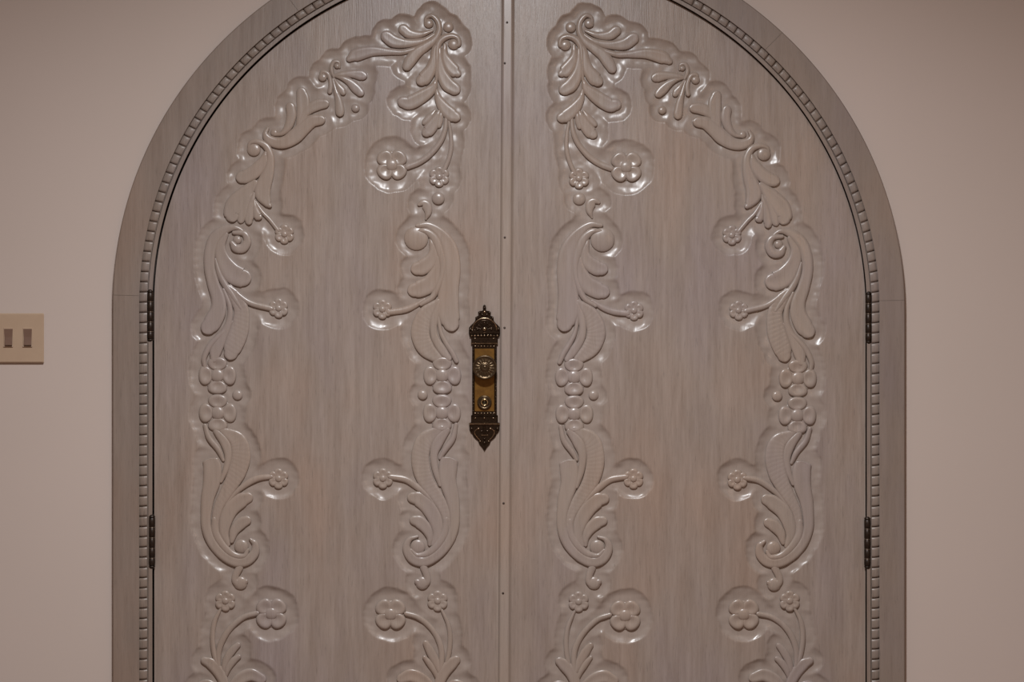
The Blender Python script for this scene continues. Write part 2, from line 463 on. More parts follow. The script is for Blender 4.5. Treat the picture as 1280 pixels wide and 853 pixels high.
INNER = [
 # upper spray
 s(LEAF,'A',[(90,392,24),(135,366,44),(240,341,36),(360,345,24),(450,346,20),(560,312,14),(640,262,8)],3.9,.25),
 s(LEAF,'A',[(338,243,42),(390,277,42),(480,288,30),(580,272,22),(660,225,10)],4.1,.2),
 s(LEAF,'A',[(450,195,36),(490,225,34),(560,230,24),(640,205,10)],4.0,.2),
 s(CURL,'A',[(598,168,10),(600,122,13),(640,104,17),(680,145,20),(687,205,22),(655,265,26),(600,308,32),(540,350,38),(498,400,40),(474,440,34)],4.4,.1),
 d(BALL,'A',617,156,33,4.0),
 d(BALL,'A',748,180,36,4.0),
 s(LEAF,'A',[(725,300,14),(725,370,28),(752,430,42),(790,475,44),(808,488,28)],4.1,.2),
 s(LEAF,'A',[(690,300,12),(693,400,25),(705,485,38),(745,560,48),(788,592,44)],4.2,.2),
 s(LEAF,'A',[(690,275,14),(658,330,22),(650,400,30),(632,462,40),(590,520,48),(572,535,40)],4.3,.1),
 s(CURL,'A',[(752,300,8),(815,300,16),(812,255,18),(770,238,20),(715,255,24),(680,300,24),(672,380,20),(672,470,14),(668,560,10)],4.5),
 d(BALL,'A',784,296,38,4.3),
 s(LEAF,'A',[(668,530,10),(642,590,32),(570,645,46),(490,685,48),(448,680,40)],4.1,.2),
 s(LEAF,'A',[(668,590,8),(685,660,28),(722,720,42),(770,765,46),(795,778,38)],4.2,.15),
 s(LEAF,'B',[(660,-10,10),(622,40,25),(592,68,22)],3.6,.2),
 s(LEAF,'B',[(685,0,15),(655,70,38),(618,122,42),(604,135,34)],3.8,.25),
 s(LEAF,'B',[(705,-10,12),(692,50,24),(686,88,20)],3.4,.2),
 s(STEM,'B',[(735,30,12),(726,120,18),(692,205,19),(622,288,20),(550,337,22),(478,365,22)],4.0),
 s(STEM,'B',[(752,60,10),(765,150,14),(768,230,16),(752,310,16),(715,400,16)],3.8),
 f('B',372,352,115,4,45), f('B',688,432,70,6,90), d(BALL,'B',681,577,43,4.4),
 s(LEAF,'B',[(556,617,14),(582,606,25),(606,628,34),(614,672,24),(600,714,8)],3.8,.1),
 # scroll with lobes
 s(LEAF,'C',[(436,180,14),(492,178,20),(560,225,30),(603,300,44),(617,400,48),(602,520,54),(597,620,60),(608,680,54),(614,702,44)],4.3,.32),
 s(LEAF,'C',[(505,255,10),(520,320,26),(503,368,38),(462,402,42),(434,410,36)],4.0,.3),
 s(LEAF,'C',[(545,330,10),(542,420,36),(502,488,46),(445,518,46),(418,524,38)],3.9,.3),
 s(LEAF,'C',[(436,206,10),(484,210,18),(528,250,24),(556,320,24),(570,400,20),(555,480,18),(515,560,16),(455,600,12)],4.6),
 d(CURL,'C',428,248,65,4.4),
 s(STEM,'C',[(285,642,17),(360,631,18),(415,610,16),(470,575,10)],4.0),
 f('C',247,627,53,6,90),
 s(RIB,'D',[(545,-100,16),(480,-35,40),(452,40,50),(455,100,50),(485,158,45),(540,205,28)],4.0,.25,1),
 s(LEAF,'D',[(560,-120,12),(530,-20,22),(520,40,20),(530,100,22),(565,160,24),(600,205,18)],4.3,.3),
 s(STEM,'D',[(545,-30,9),(558,60,12),(585,120,14),(620,175,15),(642,220,13)],4.4),
 f('D',567,297,98,4,90), f('D',565,497,98,4,90), d(BALL,'D',462,401,27,4.0),
 # lower scroll
 s(RIB,'D',[(560,580,20),(478,640,45),(450,720,48),(457,800,48),(490,880,42),(540,950,36),(582,1030,28),(590,1110,20),(570,1180,14)],4.0,.25,1),
 s(LEAF,'D',[(590,590,20),(545,650,30),(522,720,22),(530,800,18),(555,880,12)],4.2,.3),
 s(STEM,'D',[(640,560,12),(622,635,16),(582,692,16),(556,738,10)],4.4),
 s(LEAF,'E',[(410,352,31),(442,360,40),(490,400,42),(528,465,38),(543,540,28),(520,600,16)],3.9,.25),
 s(LEAF,'E',[(418,473,27),(446,482,34),(480,515,30),(500,560,20),(500,600,12)],3.9,.25),
 s(CURL,'E',[(606,148,46),(597,190,50),(596,260,46),(619,350,38),(631,430,30),(629,510,27),(600,588,27),(542,656,27),(470,694,28),(408,676,28),(376,622,22),(392,576,15),(432,560,9)],4.5,.25,0,1),
 s(CURL,'E',[(588,470,16),(580,540,22),(542,604,22),(492,648,20),(436,660,15),(402,632,10)],4.7),
 d(BALL,'E',436,614,40,4.2),
 s(STEM,'E',[(290,240,16),(370,255,18),(430,293,18),(490,345,14),(540,410,8)],4.0),
 f('E',250,250,55,6,90),
 s(CURL,'E',[(468,726,20),(484,768,19),(484,800,20),(458,812,28),(436,802,18)],4.0),
 d(CURL,'E',460,808,36,4.2),
 # lower spray
 s(STEM,'F',[(470,398,18),(550,424,19),(630,490,19),(682,570,20),(705,660,20),(700,780,18),(690,900,16)],4.0),
 s(STEM,'F',[(706,375,10),(745,460,15),(760,540,17),(756,640,17),(738,730,16),(715,820,14)],4.1),
 f('F',363,402,115,4,45), f('F',677,314,70,6,90),
 s(LEAF,'F',[(600,597,22),(630,650,30),(665,720,28),(692,790,18)],3.8,.25),
 s(LEAF,'F',[(592,692,16),(630,740,22),(660,790,18),(682,845,12)],3.9,.1),
 s(LEAF,'F',[(798,708,32),(770,732,40),(720,790,40),(690,860,34),(675,940,22)],4.3,.3),
 s(LEAF,'F',[(440,832,36),(500,812,46),(570,838,44),(630,890,35),(672,960,18)],4.2,.45),
 s(LEAF,'F',[(860,900,34),(800,880,46),(740,910,38),(690,970,20)],4.1,.35),
]
OUTER = [
 # palmette
 s(LEAF,'G',[(830,390,12),(900,378,28),(1000,372,38),(1070,382,48),(1088,386,44)],4.0,.25),
 s(LEAF,'G',[(830,390,10),(900,405,22),(970,442,35),(1030,500,45),(1068,536,40)],4.1,.15),
 s(LEAF,'G',[(828,405,10),(870,470,25),(903,518,36),(914,535,30)],3.8,.15),
 s(LEAF,'G',[(826,420,10),(850,520,22),(875,600,34),(887,690,42),(888,715,40)],4.1,.1),
 s(CURL,'G',[(718,405,10),(728,358,20),(775,365,22),(800,420,20),(806,480,22),(798,530,24)],4.2),
 s(CURL,'G',[(884,314,12),(880,270,16),(840,262,20),(815,300,20),(815,350,20),(832,395,14)],4.3),
 d(BALL,'G',735,402,40,4.0), d(BALL,'G',862,302,27,4.0), d(BALL,'G',1027,677,38,4.0),
 # lobed palm
 s(LEAF,'G',[(548,538,48),(560,600,60),(560,690,58),(545,790,46),(520,880,30)],3.9,.3),
 s(LEAF,'G',[(748,637,46),(690,647,52),(620,682,48),(560,745,36),(520,840,24)],3.8,.3),
 s(LEAF,'H',[(711,22,34),(716,80,34),(695,150,28),(655,195,18),(605,205,12)],4.2,.1),
 s(CURL,'H',[(905,105,38),(850,116,44),(792,165,48),(740,215,50),(680,253,43),(620,260,38),(566,238,32),(542,200,20),(556,166,12)],4.4,.15),
 d(BALL,'H',602,192,26,3.6),
 # leaf cluster and fan
 s(LEAF,'H',[(542,330,16),(524,390,38),(472,450,46),(412,484,46),(386,490,42)],4.1,.2),
 s(LEAF,'H',[(470,530,26),(405,598,50),(345,668,64),(318,722,56),(320,742,48)],3.9,.3),
 s(LEAF,'H',[(455,590,14),(412,660,28),(390,735,34),(380,772,26)],3.8,.2),
 s(LEAF,'H',[(467,600,12),(445,680,26),(432,760,32),(432,782,26)],4.0,.15),
 s(LEAF,'H',[(468,635,10),(473,695,22),(490,745,30),(496,752,26)],4.0,.1),
 s(CURL,'H',[(430,310,8),(440,262,14),(490,252,20),(545,280,24),(574,340,27),(574,400,32),(558,470,42),(526,560,54),(528,610,52),(556,662,30),(568,676,20)],4.5,.2),
 d(BALL,'H',465,304,46,4.2),
 s(STEM,'H',[(470,640,8),(520,718,14),(570,770,15),(625,840,15)],4.1),
 f('I',663,226,53,6,90),
 # scroll with lobe
 s(LEAF,'I',[(350,228,16),(322,290,28),(335,360,40),(380,428,54),(428,455,54),(440,458,48)],3.9,.35),
 s(CURL,'I',[(462,225,8),(410,192,14),(350,200,24),(296,242,32),(268,310,31),(264,400,30),(284,490,33),(310,570,38),(310,632,44),(280,696,48),(258,722,42)],4.4,.25),
 s(CURL,'I',[(395,218,12),(448,222,18),(466,262,22),(442,300,26),(405,300,24),(384,272,14)],4.5),
 d(BALL,'I',412,256,24,4.2),
 s(LEAF,'I',[(296,360,8),(318,440,16),(350,500,18),(385,550,18),(430,620,12)],4.4),
 s(STEM,'I',[(375,500,8),(430,558,14),(490,596,16),(590,622,16)],4.1),
 f('I',632,621,53,6,90),
 s(RIB,'J',[(345,-190,14),(395,-130,34),(432,-60,40),(432,10,46),(415,80,52),(387,150,48),(378,178,38)],4.0,.25,1),
 s(LEAF,'J',[(340,-160,10),(372,-70,14),(368,10,18),(330,100,26),(298,165,32),(290,205,24)],4.2,.3),
 s(STEM,'J',[(385,10,8),(340,62,14),(272,130,16),(236,200,15),(238,250,11)],4.4),
 f('J',306,297,98,4,90), f('J',308,497,98,4,90), d(BALL,'J',413,402,28,4.0),
 # lower scroll
 s(RIB,'J',[(330,590,20),(410,642,46),(432,720,52),(415,800,50),(393,850,44),(350,928,34),(312,1000,27),(296,1080,20),(305,1150,14)],4.0,.25,1),
 s(LEAF,'J',[(300,595,18),(348,660,26),(364,730,20),(350,800,16),(325,860,12)],4.2,.3),
 s(STEM,'J',[(240,565,12),(262,630,16),(310,692,16),(336,748,10)],4.4),
 s(LEAF,'K',[(466,352,31),(434,366,40),(382,410,40),(352,470,36),(342,540,26),(362,600,14)],3.9,.25),
 s(LEAF,'K',[(460,474,27),(430,490,32),(396,530,26),(382,582,14)],3.9,.25),
 s(CURL,'K',[(270,152,44),(280,200,50),(275,270,46),(255,350,37),(246,430,30),(247,510,27),(276,588,27),(330,654,27),(400,694,28),(460,690,28),(503,650,25),(508,602,19),(484,576,10)],4.5,.25,0,1),
 s(CURL,'K',[(290,470,16),(296,540,22),(336,608,22),(390,656,20),(446,664,15),(468,632,10)],4.7),
 d(BALL,'K',434,612,38,4.2),
 s(STEM,'K',[(590,240,14),(520,250,17),(460,280,17),(400,330,12),(350,390,8)],4.0),
 f('K',632,251,55,6,90),
 s(CURL,'K',[(424,726,20),(403,768,19),(402,796,20),(430,812,28),(454,800,16)],4.0),
 d(CURL,'K',429,808,37,4.2),
 # lower spray
 s(STEM,'M',[(645,395,18),(560,420,19),(482,480,20),(424,560,21),(392,650,20),(390,760,18),(410,900,16)],4.0),
 s(STEM,'M',[(402,370,10),(364,450,17),(350,550,18),(358,650,17),(378,730,16),(400,820,14)],4.1),
 f('M',742,397,115,4,45), f('M',435,314,70,6,90),
 s(LEAF,'M',[(518,608,20),(480,645,26),(442,705,24),(420,780,16)],3.8,.25),
 s(LEAF,'M',[(522,686,19),(490,712,24),(455,762,21),(430,830,12)],3.9,.1),
 s(LEAF,'M',[(298,712,28),(340,732,38),(390,785,38),(425,855,33),(440,940,22)],4.3,.3),
 s(LEAF,'M',[(672,832,36),(605,805,44),(535,832,42),(482,890,34),(446,960,18)],4.2,.45),
 s(LEAF,'M',[(250,900,34),(310,880,46),(370,910,38),(420,970,20)],4.1,.35),
]

# landmark pairs (left strip point -> matching right strip point)
LM_IN = [(535.3,29,736.6,28.9),(560.3,33.8,713.6,34.1),(435.9,75,837.3,78.1),(509,84.4,764.7,87.5),(480,43,794.4,45.3),
 (499.7,35.6,774.8,37.5),(566.6,55.3,706.9,56.3),(571.9,93.8,702,93.8),(570,116,703.8,116.4),(525,104,749,104.7),
 (498.8,127.5,774.4,131.3),(571.9,150,699.4,151),(531.6,169,742.5,171.6),(489.8,205.6,782.8,208.2),(549,220.6,723.8,222.8),
 (547.5,247.8,724.1,248.5),(530.6,261.9,741.6,258.8),(520.8,298.6,752.6,300.5),(519.6,339.6,753.8,339.6),(513.7,366.6,757.3,369),
 (477.9,387.2,792.5,388.9),(563,412.3,706.9,412.3),(574.7,345.5,696.3,348),(515,420.5,756,420),(552.9,469.1,717.4,471),
 (552.4,516,717.9,517.2),(528.3,493.8,742,494.3),(514.2,571,755,569),(478.6,598.6,791.9,599),(561.8,572.8,709.6,575.8),
 (573.5,652.5,696.9,655),(510.2,622,760.2,623.3),(513.8,651.3,757.5,651.8),(522,684.1,746.5,684.5),(525.5,710.4,744.4,710.8),
 (527.8,731,742.3,730.9),(488.4,768,781.1,769.6),(547,751.5,723.2,752.4),(571.9,824.3,697.7,826.2),(531.6,801.8,738.8,804.9),
 (528.8,820.5,740.4,820.5),(496,846.8,773,849),(548,900,720,902)]
LM_OUT = [(403.4,95.5,869.3,98.9),(420.9,82.2,853.3,85.1),(457.5,94.8,815.1,97.3),(452.6,118.8,821.2,120.2),(429.4,117.3,843.3,119.4),
 (424.9,144.8,847.2,147.6),(444.4,135.2,827.8,138),(412.1,117.3,860.1,120.2),(377.3,108.5,895.2,112.6),(411.1,128.6,862.4,134.7),
 (406.3,150.6,866.2,153),(361.9,130,909.6,133.9),(342.5,166.6,928.7,169),(328.4,169.4,942.7,173.5),(317.2,187.2,955,192.8),
 (296.6,223.8,972.6,228),(335.9,259.4,934.8,260.5),(284.4,275.3,984.9,279),(301.3,279,970,282.5),(310.6,280,960.3,285),
 (323.8,274.4,948,277.2),(355.4,292.7,915,293.9),(297.3,302.1,972.5,308),(310.2,350.2,960.2,354.7),(348.1,385.3,923.5,388.1),
 (255.1,414.6,1014.8,419.3),(255.8,326.7,1015.5,331),(312.5,401.7,958,403.7),(271.5,469.1,997.6,472.7),(272.2,516,996.7,519.1),
 (296.8,493.8,971.4,495),(289,450.4,979.6,452.8),(313,568.8,957.3,571),(262,572.8,1005.6,576.9),(348.1,598.6,921.8,600),
 (314.8,623.2,952.8,625.4),(312.5,650.2,956,652.8),(302,683.4,966.5,685.5),(298.4,711,969.7,711.5),(252,650,1016,652.8),
 (299.6,730.3,968.6,732),(339.1,767,929.7,768),(281.6,751.5,987.2,751.6),(253.4,826.1,1014.2,826.2),(300.3,804.6,970.7,804.9),
 (301.3,818.6,968.3,821.3),(329.4,848.6,939,847),(281,900,987,902)]

def tps(lm, lam=60.0):
    lm = np.array(lm)
    src = np.stack([1269 - lm[:, 0], lm[:, 1]], -1); off = lm[:, 2:] - src
    def phi(r2): return np.where(r2 > 0, 0.5 * r2 * np.log(r2 + 1e-9), 0)
    n = len(src); sc = 100.0
    q = src / sc
    K = phi(((q[:, None] - q[None]) ** 2).sum(-1)) + lam / 1e4 * np.eye(n)
    Pm = np.concatenate([np.ones((n, 1)), q], 1)
    Mx = np.block([[K, Pm], [Pm.T, np.zeros((3, 3))]])
    W = np.linalg.solve(Mx, np.concatenate([off, np.zeros((3, 2))]))
    def fn(p):
        p = np.asarray(p, float); m = np.stack([1269 - p[:, 0], p[:, 1]], -1)
        z = m / sc
        U = phi(((z[:, None] - q[None]) ** 2).sum(-1))
        return m + U @ W[:n] + np.concatenate([np.ones((len(z), 1)), z], 1) @ W[n:]
    return fn

def resolve(el, warp):
    """element in photo pixels on the door face"""
    x0, y0, k = REG[el[2]]
    mir = warp is not None
    if el[0] == 's':
        p = np.array(el[3], float)
        p = np.stack([x0 + p[:, 0] / k, y0 + p[:, 1] / k, p[:, 2] / k], -1)
        c = catmull(p)
        if mir: c[:, :2] = warp(c[:, :2])
        return {'t': 's', 'name': el[1], 'c': c, 'h': el[4], 'g': el[5], 'ribs': el[6], 'flat': el[7], 'mir': mir}
    u, v, r = el[3:6]
    cxy = np.array([[x0 + u / k, y0 + v / k]])
    if mir: cxy = warp(cxy)
    e = {'t': el[0], 'name': el[1], 'x': cxy[0, 0], 'y': cxy[0, 1], 'r': r / k, 'mir': mir}
    if el[0] == 'd': e['h'] = el[6]
    else: e['n'] = el[6]; e['ph'] = el[7]
    return e

# ------------------------------------------------------------------ carving meshes
DEPTH = 3.4          # px, depth of the carved ground below the door face
def hpos(x, y, h):
    """photo px + height above the door face in px"""
    return P(x, y, -np.asarray(h) * S)

def edge_round(e, E):
    q = np.clip(e / E, 0, 1)
    return np.sqrt(np.maximum(0, 1 - (1 - q) ** 2))

def stroke_mesh(el):
    c = el['c']
    xy, w = c[:, :2], c[:, 2]
    ds = np.linalg.norm(np.diff(xy, axis=0), axis=1)
    L = np.concatenate([[0], np.cumsum(ds)])
    # rounded caps beyond both ends
    def cap(i, j):
        dirv = xy[i] - xy[j]; dirv /= np.linalg.norm(dirv) + 1e-9
        ts = np.array([0.35, 0.62, 0.82, 0.94, 0.995])
        return np.array([np.r_[xy[i] + dirv * w[i] * t, w[i] * math.sqrt(1 - t * t)] for t in ts])
    a, b = cap(0, 1)[::-1], cap(-1, -2)
    if el['flat']: a = a.copy(); a[:, :2] = xy[0] + (a[:, :2] - xy[0]) * 0.22
    full = np.concatenate([a, c, b])
    k0 = 0.22 if el['flat'] else 1.0
    Lf = np.concatenate([-(k0 * w[0] * np.array([0.995, 0.94, 0.82, 0.62, 0.35])), L, L[-1] + w[-1] * np.array([0.35, 0.62, 0.82, 0.94, 0.995])])
    x, y, W = full[:, 0], full[:, 1], full[:, 2]
    tx = np.gradient(x, Lf); ty = np.gradient(y, Lf)
    tn = np.hypot(tx, ty) + 1e-9; tx /= tn; ty /= tn
    nx, ny = -ty, tx
    T = np.array([-1, -.99, -.95, -.87, -.75, -.58, -.38, -.18, 0, .18, .38, .58, .75, .87, .95, .99, 1])
    X = x[:, None] + nx[:, None] * W[:, None] * T
    Y = y[:, None] + ny[:, None] * W[:, None] * T
    wl = np.interp(np.clip(Lf, 0, L[-1]), L, w)        # nominal width (without cap)
    E = np.minimum(np.maximum(wl, 1.2), 4.2)
    e = W[:, None] * (1 - np.abs(T)) * 1.0
    Hs = el['h'] * np.minimum(1.0, (wl / 3.6) ** 0.55)
    hh = Hs[:, None] * (0.84 * edge_round(e, E[:, None]) + 0.16 * (1 - T ** 2) * np.minimum(1, W / np.maximum(wl, .1))[:, None])
    if el['g']:
        gate = np.clip((wl - 3) / 6, 0, 1) * np.clip(W / np.maximum(wl, .1), 0, 1) ** 2
        q = np.clip(1 - ((T + 0.08) / 0.72) ** 2, 0, 1) ** 1.3
        hh = hh - el['g'] * 0.85 * Hs[:, None] * q * gate[:, None]
    if el['ribs']:
        ph = (Lf[:, None] + 2.4 * T * np.sign(0.5 - el['mir'])) / 5.2
        tri = np.abs((ph % 1.0) - 0.5) * 2            # 1 at groove
        gr = np.clip((tri - 0.70) / 0.30, 0, 1) * (np.abs(T) < 0.9)
        hh = hh - 0.42 * gr * np.clip(wl / 10, 0, 1)[:, None]
    hh = 0.44 * Hs[:, None] + 0.58 * hh
    hh[:, 0] = 0; hh[:, -1] = 0
    X = np.concatenate([X[:1], X, X[-1:]]); Y = np.concatenate([Y[:1], Y, Y[-1:]])
    hh = np.concatenate([0 * hh[:1], hh, 0 * hh[-1:]])
    base = -DEPTH - 0.3
    V = hpos(X, Y, base + hh)
    n, k = X.shape
    F = grid_faces(n, k)
    return V.reshape(-1, 3), orient(V.reshape(-1, 3), F)

def orient(V, F):
    a, b, c = V[F[:, 0]], V[F[:, 1]], V[F[:, 2]]
    ny = np.cross(b - a, c - a)[:, 1].sum()
    return F[:, ::-1].copy() if ny > 0 else F

def dome_mesh(x, y, r, h, n=22, rings=7, base=None):
    base = -DEPTH - 0.25 if base is None else base
    th = np.arange(n) * 2 * math.pi / n
    V = [hpos(x + r * 1.01 * np.cos(th), y + r * 1.01 * np.sin(th), base + 0 * th)]
    for i in range(rings):
        q = math.cos(0.5 * math.pi * i / rings)       # 1 at the rim
        V.append(hpos(x + r * q * np.cos(th), y + r * q * np.sin(th), base + h * (0.32 + 0.68 * (1 - q ** 2.4) ** 0.6) + 0 * th))
    rings += 1
    V.append(hpos(np.array([x]), np.array([y]), np.array([base + h])))
    V = np.concatenate(V)
    F = [tuple(f_) for f_ in grid_faces(rings, n, 0, True)]
    top = rings * n
    for j in range(n): F.append(((rings - 1) * n + j, (rings - 1) * n + (j + 1) % n, top))
    return V, F

def petal_mesh(cx, cy, R, ang, n, diag=False):
    big = n == 4
    if big and diag: dist, ra, rt = 0.56 * R, 0.44 * R, 0.50 * R
    elif big: dist, ra, rt = 0.645 * R, 0.385 * R, 0.53 * R
    else:   dist, ra, rt = 0.60 * R, 0.42 * R, 0.43 * R
    m, rings = 24, 9
    th = np.arange(m) * 2 * math.pi / m
    ca, sa = math.cos(ang), math.sin(ang)
    V = []
    H = 4.5 if big else 4.0
    qs = [1.0] + [math.cos(0.5 * math.pi * i / (rings - 1)) for i in range(rings - 1)] + [0.0]
    for i, q in enumerate(qs):
        t_ = th if i < rings else np.zeros(1)
        u, v = q * np.cos(t_), q * np.sin(t_)          # u outward
        du = dist + ra * np.sign(u) * np.abs(u) ** 0.92
        dv = rt * v * (1 + 0.10 * u)
        e = (1 - q) * min(ra, rt)
        hh = H * (0.30 + 0.66 * edge_round(np.array(e), min(4.0, min(ra, rt) * .75)))
        if i == 0: hh = 0.0
        scoop = (0.46 if big else 0.30) * H * np.exp(-(((u + 0.30) / 0.62) ** 2 + (v / 0.62) ** 2)) * (1 - q ** 3)
        hh = hh - (scoop if i else 0)
        V.append(hpos(cx + du * ca - dv * sa, cy + du * sa + dv * ca, -DEPTH - 0.3 + hh + 0 * u))
    V = np.concatenate(V)
    F = [tuple(f_) for f_ in grid_faces(rings, m, 0, True)]
    top = rings * m
    for j in range(m): F.append(((rings - 1) * m + j, (rings - 1) * m + (j + 1) % m, top))
    return V, F

def build_element(el, door):
    if el['t'] == 's':
        V, F = stroke_mesh(el)
        return part(el['name'], V, F, 'carving', door)
    if el['t'] == 'd':
        V, F = dome_mesh(el['x'], el['y'], el['r'], el['h'])
        return part(el['name'], V, F, 'carving', door)
    x, y, R, n = el['x'], el['y'], el['r'], el['n']
    V, F = dome_mesh(x, y, R * 0.80, 1.9, 24, 4)
    fl = part('flower', V, F, 'carving', door)
    for i in range(n):
        a = math.radians(el['ph'] + 360 / n * i)
        if el['mir']: a = math.pi - a
        V, F = petal_mesh(x, y, R, a, n, el['ph'] == 45)
        part('petal', V, F, 'carving', fl)
    V, F = dome_mesh(x, y, R * (0.385 if n == 4 else 0.38), 5.0 if n == 4 else 4.6, 20, 6)
    part('flower_centre', V, F, 'carving', fl)
    return fl

# ------------------------------------------------------------------ door panels (carved height field)
def vnoise(x, y, cell, seed):
    r = np.random.RandomState(seed).rand(512, 512)
    gx, gy = x / cell, y / cell
    ix, iy = np.floor(gx).astype(int), np.floor(gy).astype(int)
    fx, fy = gx - ix, gy - iy
    fx = fx * fx * (3 - 2 * fx); fy = fy * fy * (3 - 2 * fy)
    g = lambda a, b: r[a % 512, b % 512]
    return (g(ix, iy) * (1 - fx) + g(ix + 1, iy) * fx) * (1 - fy) + (g(ix, iy + 1) * (1 - fx) + g(ix + 1, iy + 1) * fx) * fy

def seam_x(y):
    return 635.4 - 4.6 * (np.asarray(y, float) / 853.0)

def arch_edge(y, side):
    """door edge x on the hinge side at row y (1.2 px inside the frame)"""
    cx, a, b = ell(-1.9 if side < 0 else -1.2)
    yc = np.where(side < 0, 380.5, 385.5)
    q = np.clip((yc - y) / b, 0, 1)
    # the centre height drifts across the arch: refine once
    x = cx + side * a * np.sqrt(1 - q * q)
    for _ in range(4):
        q = np.clip((yc_at(x) - y) / b, 0, 1)
        x = cx + side * a * np.sqrt(np.maximum(0, 1 - q * q))
    return x

def build_panel(name, side, elements):
    ytop = 383 - ell(-1.9 if side < 0 else -1.2)[2] + 0.6
    ybot = PYF - 3
    NR, NC = 790, 318
    rows = np.concatenate([np.linspace(ytop, -4, 40, endpoint=False), np.linspace(-4, 862, NR - 60, endpoint=False), np.linspace(862, ybot, 20)])
    NR = len(rows)
    xs = seam_x(rows) + (0.0 if side < 0 else 3.2) - (1.0 if side < 0 else 0)
    xe = arch_edge(rows, side)
    if side < 0: xe = np.minimum(xe, xs - 0.5)
    else: xe = np.maximum(xe, xs + 0.5)
    t = np.linspace(0, 1, NC)
    X = xe[:, None] + (xs - xe)[:, None] * t
    Y = np.repeat(rows[:, None], NC, 1)
    # pocket: signed distance to the nearest carved element, offset by its margin
    acc = np.zeros(X.shape); KK = 9.0
    for el in elements:
        if el['t'] == 's':
            pts = el['c'][::2]; m = 13.5
        elif el['t'] == 'd':
            pts = np.array([[el['x'], el['y'], el['r']]]); m = 11.0
        else:
            pts = np.array([[el['x'], el['y'], el['r']]]); m = 14.0
        lo = (pts[:, :2] - pts[:, 2:3]).min(0) - m * 1.9; hi = (pts[:, :2] + pts[:, 2:3]).max(0) + m * 1.9
        r0, r1 = np.searchsorted(rows, lo[1]), np.searchsorted(rows, hi[1])
        if r1 <= r0: continue
        xr = X[r0:r1]
        cm = np.where((xr.max(0) > lo[0]) & (xr.min(0) < hi[0]))[0]
        if len(cm) == 0: continue
        c0, c1 = cm[0], cm[-1] + 1
        sx, sy = X[r0:r1, c0:c1], Y[r0:r1, c0:c1]
        best = np.full(sx.shape, 1e3)
        for (px, py, pw) in pts:
            best = np.minimum(best, np.hypot(sx - px, sy - py) - pw)
        acc[r0:r1, c0:c1] += np.exp(-KK * np.clip(best / m, -1.5, 3))
    sd = np.where(acc > 0, -np.log(np.maximum(acc, 1e-12)) / KK, 1e3) + 0.05
    wob = (vnoise(X + 900, Y + 900, 15, 3) - 0.5) * 0.20 + (vnoise(X + 900, Y + 900, 6, 4) - 0.5) * 0.08
    wob = wob + 0.032 * (np.abs(np.sin(math.pi * (Y + 6 * vnoise(X + 900, Y + 900, 30, 8)) / 8.5)) - 0.6)
    q = np.clip((sd + wob - 0.05) / 0.95, 0, 1.0)
    # scooped ground, crisp at the lip; shallow gouge facets
    depth = DEPTH * (1 - q ** 2.7)
    inside = q < 1
    fac = (vnoise(X + 900, Y + 900, 5.5, 5) - 0.5) * 0.45 + (vnoise(X + 900, Y + 900, 11, 6) - 0.5) * 1.3
    depth = np.where(inside, np.maximum(0, depth + fac * np.clip((1 - q) * 2.5, 0, 1)), 0)
    carved = np.clip((1 - q) * 4, 0, 1)
    V = hpos(X, Y, -depth).reshape(-1, 3)
    F = grid_faces(NR, NC)
    # edge returns: push a copy of the border back for thickness
    n0 = len(V)
    bidx = np.concatenate([np.arange(NC), np.arange(1, NR) * NC + NC - 1, (NR - 1) * NC + np.arange(NC - 2, -1, -1), np.arange(NR - 2, 0, -1) * NC])
    bk = V[bidx].copy(); bk[:, 1] = 0.040
    V = np.concatenate([V, bk])
    nb_ = len(bidx)
    j = np.arange(nb_)
    side_f = np.stack([bidx[j], n0 + j, n0 + (j + 1) % nb_, bidx[(j + 1) % nb_]], -1)
    F = orient(V, F)
    if side > 0: side_f = side_f[:, ::-1]
    F = np.concatenate([F, side_f])
    org = P((xs[-1] + xe[-1]) / 2, PYF, 0.0)
    o = part(name, V, F, 'panel', None, True, org)
    me = o.data
    sm = np.ones(len(me.polygons), bool); sm[-nb_:] = False
    me.polygons.foreach_set('use_smooth', sm)
    at = me.attributes.new('carved', 'FLOAT', 'POINT')
    vals = np.concatenate([carved.ravel(), np.zeros(nb_)]).astype(np.float32)
    at.data.foreach_set('value', vals)
    return o

left_els = [resolve(e, None) for e in INNER + OUTER]
wi, wo = tps(LM_IN), tps(LM_OUT)
right_els = [resolve(e, wi) for e in INNER] + [resolve(e, wo) for e in OUTER]
door_l = tag(build_panel('door_1', -1, left_els), 'left limed wood door leaf with carved scrolls and brass lock plate', 'door', 'structure')
door_r = tag(build_panel('door_2', 1, right_els), 'right limed wood door leaf with carved scrolls and no lock plate', 'door', 'structure')
for el in left_els: build_element(el, door_l)
for el in right_els: build_element(el, door_r)

